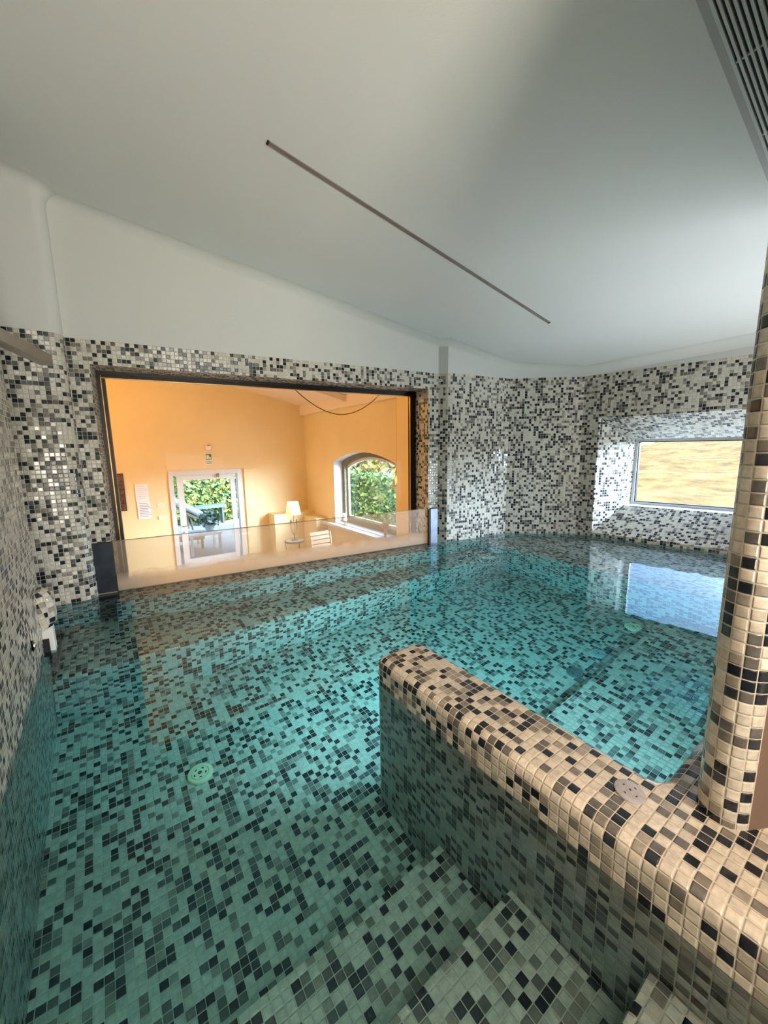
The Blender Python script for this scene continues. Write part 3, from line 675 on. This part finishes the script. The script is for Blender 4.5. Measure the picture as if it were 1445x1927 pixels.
# wall things
def onwall(x, z): return (x, BY-.002, z)
t = thing('framed_picture', 'narrow dark framed picture at the left edge of the lounge wall', 'picture', onwall(.235, 0))
MB().box(-.062, -.03, -.36, .062, 0, .39).build('frame', pbr('picture_frame', (.03, .014, .01), .4), t)
MB().box(-.05, -.034, -.34, .05, -.03, .37).build('canvas', pbr('dark_canvas', (.10, .045, .03), .6, noise=.9, nscale=18), t)
t = thing('notice_sheets', 'two white notice sheets pinned one above the other on the lounge wall', 'notice', onwall(.585, -.2))
PAP = pbr('paper', (.86, .82, .84), .7); PAPG = pbr('grey_print', (.34, .33, .38), .7); PAPL = pbr('faint_print', (.62, .58, .60), .7)
us_ = MB().box(-.115, -.012, 0, .115, 0, .36).build('upper_sheet', PAP, t); ls_ = MB().box(-.105, -.014, -.36, .125, 0, -.005).build('lower_sheet', PAP, t)
mb = MB()
for k in range(7):
    ww_ = .07+.03*((k*37) % 3)/2; mb.box(-.08, -.0135, .30-.04*k, -.08+2*ww_, -.0125, .312-.04*k)
mb.build('print_lines', PAPL, us_)
mb = MB()
for k in range(9):
    ww_ = .075+.025*((k*29) % 4)/3; mb.box(-.075, -.0155, -.05-.034*k, -.075+2*ww_, -.0145, -.036-.034*k)
mb.build('print_lines', PAPG, ls_)
for z, lab in ((-.31, 'upper white switch plate left of the glazed door'), (-.575, 'lower white switch plate left of the glazed door')):
    t = thing('switch_plate', lab, 'switch', onwall(.90, z)); MB().box(-.065, -.012, -.04, .065, 0, .04).build('plate', pbr('cream_plate', (.85, .75, .66), .4), t, bevel=.003)
    MB().box(-.03, -.018, -.022, .03, -.012, .022).build('rocker', pbr('cream_rocker', (.78, .70, .62), .4), t)
t = thing('emergency_lamp', 'round white emergency lamp above the exit sign', 'wall lamp', (1.93, BY, .89)); t.rotation_euler = (PI/2, 0, 0)
MB().lathe([(.085, 0), (.085, .02), (.06, .05), (0, .06)], n=24).build('lamp_body', pbr('lamp_white', (.85, .78, .70), .4), t, smooth=True)
MB().box(-.025, .035, .05, .025, .05, .062).build('indicator', DARK, t)
t = thing('exit_sign', 'small green and white running-man exit sign above the glazed door', 'sign', onwall(1.925, .66))
GR = pbr('sign_green', (.02, .22, .06), .4); SW = pbr('sign_white', (.85, .85, .8), .4)
MB().box(-.06, -.006, -.16, .06, 0, .085).build('sign_plate', SW, t)
MB().box(-.058, -.008, -.045, .058, -.006, .083).build('green_panel', GR, t)
mb = MB()
for q in ((-.045, -.03, -.02, .06), (-.012, -.03, .004, .05), (.012, -.03, .024, .03), (.034, -.03, .046, .015), (-.012, .052, .0, .066)): mb.box(q[0], -.010, q[1], q[2], -.008, q[3])
mb.build('pictogram', SW, t)
mb = MB(); mb.box(-.05, -.008, -.085, .05, -.006, -.075); mb.box(-.05, -.008, -.125, .055, -.006, -.105); mb.build('caption', GR, t)

# lamp on a little round table
tt = thing('side_table', 'small round metal side table under the lounge lamp', 'table', (3.38, 8.32, LF))
IRON = pbr('dark_iron', (.10, .08, .06), .4, .7)
MB().lathe([(0, .55), (.22, .55), (.22, .57), (0, .57)], n=32).build('table_top', pbr('glass_top', (.5, .45, .36), .15, .3), tt, smooth=True)
MB().lathe([(.205, .53), (.225, .53), (.225, .575), (.205, .575)], n=32).build('rim', IRON, tt, smooth=True)
for k in range(3):
    a = 2*PI*k/3+.6; MB().tube([(.21*math.cos(a), .21*math.sin(a), .55), (.19*math.cos(a), .19*math.sin(a), .25), (.23*math.cos(a), .23*math.sin(a), 0)], .009).build('leg', IRON, tt)
lp = thing('table_lamp', 'lit table lamp with cream pleated shade on a curved metal stem', 'lamp', (3.38, 8.32, LF+.575))
SHD, nn_, out_ = mat('lamp_shade')
d_ = N(nn_, 'ShaderNodeBsdfTranslucent'); d_.inputs[0].default_value = (.95, .72, .42, 1); d2 = N(nn_, 'ShaderNodeBsdfDiffuse'); d2.inputs[0].default_value = (.9, .74, .5, 1); mx_ = N(nn_, 'ShaderNodeMixShader'); mx_.inputs[0].default_value = .5
nn_.links.new(d2.outputs[0], mx_.inputs[1]); nn_.links.new(d_.outputs[0], mx_.inputs[2]); nn_.links.new(mx_.outputs[0], out_.inputs[0])
mb = MB(); n = 48
for k in range(n):
    a, b = 2*PI*k/n, 2*PI*(k+1)/n; ra, rb = (1+.02*(k % 2)), (1+.02*((k+1) % 2))
    mb.face([(.165*ra*math.cos(a), .165*ra*math.sin(a), .60), (.165*rb*math.cos(b), .165*rb*math.sin(b), .60), (.115*rb*math.cos(b), .115*rb*math.sin(b), .88), (.115*ra*math.cos(a), .115*ra*math.sin(a), .88)])
mb.build('lamp_shade', SHD, lp, smooth=False)
MB().lathe([(0, 0), (.075, 0), (.075, .012), (.02, .03), (.012, .06), (.012, .12)], n=24).tube([(0, 0, .1), (0, 0, .60)], .006).build('stem', IRON, lp, smooth=True)
for k in range(4):
    a = PI/2*k+.3; ca, sa = math.cos(a), math.sin(a)
    mb = MB().tube([(.0, .0, .12), (.05*ca, .05*sa, .17), (.085*ca, .085*sa, .25), (.095*ca, .095*sa, .34), (.09*ca, .09*sa, .40)], .006)
    mb.lathe([(0, .40), (.022, .40), (.024, .415), (.008, .42), (.008, .47), (0, .47)], (.09*ca, .09*sa, 0), 12); mb.build('candle_arm', IRON, lp, smooth=True)
MB().lathe([(0, .66), (.02, .67), (.028, .70), (.02, .74), (0, .76)], n=16).build('bulb', pbr('bulb_glow', (1, .8, .5), .4, emit=(1, .62, .25), emits=18), lp, smooth=True)
light('table_lamp_light', 'POINT', (3.38, 8.32, LF+.575+.80), 8, (1, .56, .18), .04)

# things on the sill
SZ_ = AZ0-.01
t = thing('candle_holder', 'tall candle holder with a thick cream candle on the sill', 'candle holder', (RX+.02, 7.55, SZ_)); BR = pbr('aged_brass', (.42, .34, .2), .35, .7)
MB().lathe([(0, 0), (.06, 0), (.06, .01), (.015, .03), (.012, .07), (.05, .09), (.05, .10), (0, .10)], n=20).build('stand', BR, t, smooth=True)
MB().lathe([(0, .10), (.048, .10), (.048, .26), (.02, .262), (0, .255)], n=20).build('candle', CREAM, t, smooth=True)
t = thing('candle_holder', 'empty short candle holder at the far end of the sill', 'candle holder', (RX+.0, 7.98, SZ_))
MB().lathe([(0, 0), (.05, 0), (.05, .01), (.012, .03), (.012, .09), (.055, .11), (.055, .12), (0, .115)], n=20).build('stand', BR, t, smooth=True)
t = thing('round_ornament', 'pale round ornament on a turned foot, nearest on the sill', 'ornament', (RX-.08, 5.86, SZ_)); SH = pbr('driftwood', (.55, .45, .33), .6, noise=.2)
MB().lathe([(0, 0), (.13, 0), (.13, .02), (.03, .03), (.025, .10), (.04, .12), (.025, .16), (.03, .19), (0, .19)], n=20).build('foot', SH, t, smooth=True)
MB().lathe([(0, .19), (.05, .205), (.08, .26), (.05, .32), (0, .335)], n=20).build('ball', SH, t, smooth=True)
# slatted folding seat and woven bench edge seen through the fogged glass
t = thing('slatted_rest', 'slatted wooden backrest seen through the fogged glass below the window', 'seat', (3.15, 6.85, LF)); WD = pbr('mid_wood', (.42, .26, .14), .5)
for s in (0, 1): MB().tube([(s*.42, .0, .42), (s*.42+.14, .35, .92)], .018).build('side_rail', WD, t)
for k in range(7): MB().obox((.21+.1*(k+.5)/7, .05*(k+.5), .42+.076*(k+.5)), (.21, 0, 0), (.003, .02, .03), (0, .008, -.005)).build('slat', WD, t)
for q in ((0, 0), (.42, 0), (0, .35), (.42, .35)): MB().tube([(q[0], q[1], 0), (q[0], q[1], .44)], .016).build('leg', WD, t)
MB().box(-.02, -.02, .40, .44, .37, .44).build('seat', WD, t)
t = thing('woven_bench', 'low woven bench end below the lamp behind the fogged glass', 'bench', (2.05, 6.6, LF))
MB().box(0, 0, .30, .85, .5, .38).build('seat', pbr('woven_straw', (.55, .38, .22), .7, noise=.4, nscale=60), t, bevel=.01)
for q in ((.03, .03), (.8, .03), (.03, .45), (.8, .45)): MB().box(q[0], q[1], 0, q[0]+.04, q[1]+.04, .30).build('leg', WD, t)
# pendant lantern and swagged cable
t = thing('cage_pendant', 'yellow wire cage pendant lamp hanging in front of the arched window', 'pendant lamp', (4.03, 5.30, .24)); YL = pbr('yellow_wire', (.75, .48, .03), .35, .3)
for k in range(8):
    a = 2*PI*k/8; MB().tube([(.02*math.cos(a), .02*math.sin(a), .12), (.11*math.cos(a), .11*math.sin(a), -.10), (.095*math.cos(a), .095*math.sin(a), -.13)], .0045, 6).build('cage_wire', YL, t)
for r, z in ((.11, -.10), (.07, .01)): MB().tube([(r*math.cos(2*PI*k/20), r*math.sin(2*PI*k/20), z) for k in range(21)], .0045, 6, False).build('cage_ring', YL, t)
MB().lathe([(0, .12), (.03, .12), (.025, .20), (.006, .21), (.006, 1.55)], n=14).build('lamp_holder', YL, t, smooth=True)
MB().lathe([(0, -.02), (.03, .0), (.035, .04), (.015, .1), (0, .12)], n=16).build('bulb', pbr('pendant_bulb', (1, .8, .4), .3, emit=(1, .65, .2), emits=2), t, smooth=True)
cb = MB(); pts = [(2.085+1.325*i/24, 4.9, 1.28+.30*abs((i-12)/12)**1.9) for i in range(25)]
pts = [(1.95, 4.9, lz(1.95))]+pts+[(3.46, 4.9, lz(3.46))]
tag(cb.tube(pts, .006, 6).build('hanging_cable', pbr('brown_cable', (.10, .05, .03), .6)), 'thin dark cable swagging below the lounge ceiling', 'cable')

# warm ceiling lamps of the lounge (above the visible part)
def lounge_lamp(x, y, z, p, lab):
    t = thing('dome_pendant', lab, 'pendant lamp', (x, y, z))
    MB().lathe([(.02, .16), (.05, .14), (.06, .10), (.05, .09)], n=24).build('dome', pbr('dome_brass', (.5, .35, .15), .4, .7), t, smooth=True)
    MB().tube([(0, 0, .15), (0, 0, lz(x)-z)], .005, 6).build('flex', IRON, t)
    MB().lathe([(0, -.02), (.03, 0), (.03, .05), (0, .09)], n=12).build('bulb', pbr('warm_bulb', (1, .7, .4), .4, emit=(1, .6, .25), emits=8), t)
    light('pendant_light', 'POINT', (x, y, z-.06), p, (1, .52, .13), .10)
lounge_lamp(-.7, 7.0, 2.05, 100, 'brass dome pendant high over the left of the lounge')
lounge_lamp(-.9, 4.6, 2.05, 60, 'brass dome pendant over the near left of the lounge')
light('lounge_daylight', 'AREA', (-1.9, 5.6, -.4), 18, (1, .93, .86), 1.8, 3.4, aim=(3.5, 7.2, -.9))

# ------------------------------------------------------------------ outside
mb = MB(); nx, ny = 44, 44
GOLD, n, out = mat('dry_hillside'); p = N(n, 'ShaderNodeBsdfPrincipled'); p.inputs['Roughness'].default_value = .95; p.inputs['Specular IOR Level'].default_value = .1
tcn = N(n, 'ShaderNodeTexCoord'); n1 = N(n, 'ShaderNodeTexNoise'); n1.inputs['Scale'].default_value = 1.1; n1.inputs['Detail'].default_value = 9; n1.inputs['Roughness'].default_value = .7; n.links.new(tcn.outputs['Object'], n1.inputs[0])
r = N(n, 'ShaderNodeValToRGB'); r.color_ramp.elements[0].position = .38; r.color_ramp.elements[0].color = (.09, .06, .02, 1); r.color_ramp.elements[1].position = .62; r.color_ramp.elements[1].color = (.26, .17, .05, 1); x = r.color_ramp.elements.new(.5); x.color = (.17, .095, .028, 1)
n.links.new(n1.outputs['Fac'], r.inputs[0]); n.links.new(r.outputs[0], p.inputs['Base Color']); n.links.new(p.outputs[0], out.inputs[0])
def hz(x, y):
    d = x-4.3
    z = -1.1+.020*d+1.6*(1/(1+math.exp(-(d-26)/6)))*(1+.25*math.sin(y*.13+1)) + .10*math.sin(x*.9+y*.5)*min(1, d/6)+.07*math.sin(y*1.3-x*.4)*min(1, d/6)
    return z
xs = [4.3+70*(i/nx)**2 for i in range(nx+1)]; ysn = [-45+60*j/ny for j in range(ny+1)]
for i in range(nx):
    for j in range(ny):
        q = [(xs[i], ysn[j]), (xs[i+1], ysn[j]), (xs[i+1], ysn[j+1]), (xs[i], ysn[j+1])]
        if q[0][1] > max(2.6, .62*q[0][0]-.6): continue
        mb.face([(a, b, hz(a, b)) for a, b in q])
struct(mb.build('ground_hillside', GOLD, smooth=True))
mb = MB(); mb.face([(4.25, -14, -1.0), (10.5, -14, -.93), (10.5, 3.0, -.93), (4.25, 3.0, -1.0)])
struct(mb.build('ground_bounce', pbr('pale_bounce', (.60, .60, .58), .9, noise=.06, nscale=2)))  # unseen pale strip added outside to bounce light up onto the ceiling
# dry grass tufts on the hillside (uncountable)
mb = MB(); rnd = random.Random(3)
for k in range(9000):
    d = 5+38*rnd.random()**1.3; y = -.30*d+1.1+(rnd.random()-.5)*(.42*d+1.6); x = 4.3+d
    z = hz(x, y); h = .16+.30*rnd.random(); a = rnd.random()*PI; w_ = .012+.02*rnd.random(); lx = (rnd.random()-.5)*.16
    mb.face([(x-w_*math.cos(a), y-w_*math.sin(a), z-.02), (x+w_*math.cos(a), y+w_*math.sin(a), z-.02), (x+lx, y+(rnd.random()-.5)*.2, z+h)])
tag(mb.build('dry_grass', pbr('straw', (.24, .16, .05), .9, noise=.4, nscale=.8), weld=False), 'dry golden grass growing over the hillside outside the small window', 'grass', kind='stuff')
# bushes on the hillside
LEAFY = pbr('olive_leaf', (.08, .075, .03), .7, noise=.5, nscale=3); RUST = pbr('rust_leaf', (.15, .075, .03), .8, noise=.5, nscale=3)
def leaf_cloud(mb, c, r, n, s, seed, flat=1.0, mis=1):
    rd = random.Random(seed)
    for k in range(n):
        th = rd.random()*2*PI; ph = math.acos(1-2*rd.random()); q = .72+.28*rd.random()
        v = Vector((math.sin(ph)*math.cos(th)*r[0], math.sin(ph)*math.sin(th)*r[1], math.cos(ph)*r[2]*flat))*q + Vector(c)
        a = Vector((rd.random()-.5, rd.random()-.5, rd.random()-.5)).normalized(); b = a.cross(Vector((rd.random()-.5, rd.random()-.5, rd.random()-.5))).normalized()
        z = s*(.6+.8*rd.random()); mb.face([v-a*z, v+b*z*.45, v+a*z, v-b*z*.45], [(0, 0)]*4, rd.randrange(mis))
blab = ['low rust-coloured bush at the left of the window view', 'dry olive bush near the middle of the hillside', 'rust bush on the upper slope', 'olive bush at the right of the hillside', 'tall dry bush on the ridge', 'wide low bush along the ridge', 'small round bush mid slope']
for i, (d, off, r) in enumerate(((17, .15, 1.1), (20, -.12, 1.0), (28, .05, 1.8), (15, -.36, .7), (36, -.2, 2.4), (38, .10, 2.6), (24, -.32, 1.2))):
    x = 4.3+d; y = -.28*d+1.1+off*d; mb = MB()
    leaf_cloud(mb, (0, 0, r*.25), (r, r, r*.55), 700, .10+.02*r, 30+i); tag(mb.build('hillside_bush', (RUST, LEAFY)[i % 2], weld=False, loc=(x, y, hz(x, y))), blab[i], 'bush', 'bushes on the dry hillside')

# terrace and garden beyond the lounge
GRAV = pbr('pale_gravel', (.24, .23, .21), .9, noise=.18, nscale=1.2)
mb = MB(); mb.face([(-6, 9.75, LF-.02), (14, 9.75, LF-.02), (14, 30, LF-.02), (-6, 30, LF-.02)]); mb.face([(4.6, 3.1, LF-.02), (14, 3.1, LF-.02), (14, 9.75, LF-.02), (4.6, 9.75, LF-.02)])
struct(mb.build('ground_terrace', GRAV))
HG = [pbr('hedge_green_%s' % s, c, .6) for s, c in (('a', (.06, .12, .035)), ('b', (.11, .19, .055)), ('c', (.24, .25, .06)))]
def hedge(name, lab, x0, x1, y0, y1, z1, n, s, seed, cols):
    rd = random.Random(seed); mb = MB()
    mb.box(x0+.15, y0+.15, LF, x1-.15, y1-.15, z1-.15, 0)
    for k in range(n):
        fce = rd.random()
        if fce < .75:
            if y1-y0 < x1-x0: p = (x0+(x1-x0)*rd.random(), y0+.12*rd.random(), LF+(z1-LF)*rd.random())
            else: p = (x0+.12*rd.random(), y0+(y1-y0)*rd.random(), LF+(z1-LF)*rd.random())
        else: p = (x0+(x1-x0)*rd.random(), y0+(y1-y0)*rd.random(), z1-.1+.15*rd.random())
        v = Vector(p); a = Vector((rd.random()-.5, rd.random()-.5, rd.random()-.5)).normalized(); b = a.cross(Vector((rd.random()-.5, rd.random()-.5, rd.random()-.5))).normalized()
        z = s*(.6+.8*rd.random()); mb.face([v-a*z, v+b*z*.5, v+a*z, v-b*z*.5], [(0, 0)]*4, rd.randrange(len(cols)))
    return tag(mb.build(name, cols, weld=False), lab, 'hedge')
hedge('clipped_hedge', 'tall clipped green hedge across the terrace behind the glazed door', -1.5, 6.3, 15.6, 16.8, .75, 9000, .11, 5, HG)
hedge('clipped_hedge', 'dense green hedge outside the arched window', 7.4, 8.6, 6.5, 16.5, -.12, 7000, .10, 6, [HG[0], HG[1], HG[1]])
TREEY = [pbr('yellow_leaf', (.42, .38, .10), .7), pbr('pink_leaf', (.46, .27, .13), .7), HG[1]]
for i, (x, y, r, lab) in enumerate(((10.2, 13.2, 1.7, 'yellowing tree behind the hedge, left in the arched window'), (11.8, 16.4, 2.2, 'yellow-green tree behind the hedge, centre of the arched window'), (12.4, 13.6, 1.9, 'rusty leaved tree behind the hedge, right in the arched window'))):
    t = thing('garden_tree', lab, 'tree', (x, y, LF), 0, 'trees behind the garden hedge')
    mb = MB(); leaf_cloud(mb, (0, 0, 2.0), (r, r, r), 2600, .16, 60+i, 1, 3); mb.build('crown', TREEY, t, weld=False)
    MB().tube([(0, 0, 0), (.08, 0, 1.0), (0, .05, 2.2)], [.12, .09, .04]).build('trunk', WD, t)
# garden furniture on the terrace
t = thing('garden_table', 'white square garden table just outside the glazed door', 'table', (1.93, 10.9, LF))
MB().box(-.38, -.38, .50, .38, .38, .55).build('table_top', WOODW, t, bevel=.006)
for q in ((-.33, -.33), (.33, -.33), (-.33, .33), (.33, .33)): MB().box(q[0]-.03, q[1]-.03, 0, q[0]+.03, q[1]+.03, .5).build('leg', WOODW, t)
t = thing('potted_plant', 'bushy glaucous potted plant on the white garden table', 'plant', (2.10, 10.85, LF+.551))
MB().lathe([(0, 0), (.10, 0), (.15, .20), (.16, .22), (.14, .22), (.13, .19), (0, .19)], n=24).build('pot', pbr('grey_pot', (.45, .5, .5), .6), t, smooth=True)
mb = MB(); leaf_cloud(mb, (0, 0, .32), (.26, .26, .20), 420, .07, 91, 1, 2); mb.build('foliage', [pbr('glaucous_leaf', (.33, .45, .42), .5), HG[0]], t, weld=False)
t = thing('sun_lounger', 'pale padded garden lounger with its backrest raised, outside the glazed door', 'sun lounger', (1.30, 11.7, LF))
WIC = pbr('wicker', (.33, .25, .17), .7, noise=.4, nscale=40); PAD = pbr('padded_fabric', (.66, .66, .70), .8, noise=.12, nscale=9)
MB().box(-.6, -.35, .25, .75, .35, .36).build('frame', WIC, t, bevel=.01)
for q in ((-.55, -.3), (.68, -.3), (-.55, .3), (.68, .3)): MB().box(q[0]-.03, q[1]-.03, 0, q[0]+.03, q[1]+.03, .25).build('leg', WIC, t)
bdv = Vector((.80, 0, -.55)).normalized(); bnv = Vector((.55, 0, .80)).normalized()
MB().obox(Vector((.16, 0, 1.30)), bdv*.80, (0, .36, 0), bnv*.075).build('back_cushion', PAD, t, bevel=.05)
for yy in (-.3, .3): MB().tube([(-.3, yy, .3), (-.35, yy, 1.35)], .025).tube([(.5, yy, .3), (.45, yy, .85)], .025).build('support', WIC, t)
MB().obox(Vector((.10, 0, 1.17)), bdv*.72, (0, .34, 0), bnv*.03).build('back_frame', WIC, t)
MB().box(-.58, -.33, .36, .72, .33, .46).build('seat_cushion', PAD, t, bevel=.04)
t = thing('garden_bench', 'pale blue low bench in front of the far hedge', 'bench', (2.9, 15.2, LF))
MB().box(-.42, -.2, .58, .62, .2, .68).build('seat', pbr('pale_blue', (.07, .12, .17), .6), t)
for x in (-.3, .5): MB().box(x-.03, -.18, 0, x+.03, .18, .58).build('leg', pbr('pale_blue_leg', (.05, .08, .08), .6), t)

# portals help the renderer find the small openings
def portal(loc, aim, sx_, sy_):
    o = light('window_portal', 'AREA', loc, 1, (1, 1, 1), sx_, sy_, aim=aim); o.data.cycles.is_portal = True
q0, q1 = Vector(inn(IY0, IZ0, RW+.09)), Vector(inn(IY1, IZ1, RW+.09)); c = (q0+q1)/2
portal(c, c-Vector((en.x, en.y, 0)), 1.20, .60)
portal((RX+.36, (AY0+AY1)/2, -.05), (0, (AY0+AY1)/2, -.05), 2.35, 1.65)
portal(((DX0+DX1)/2, BY+.32, (LF+DZ1)/2), ((DX0+DX1)/2, 0, (LF+DZ1)/2), 1.5, 2.2)
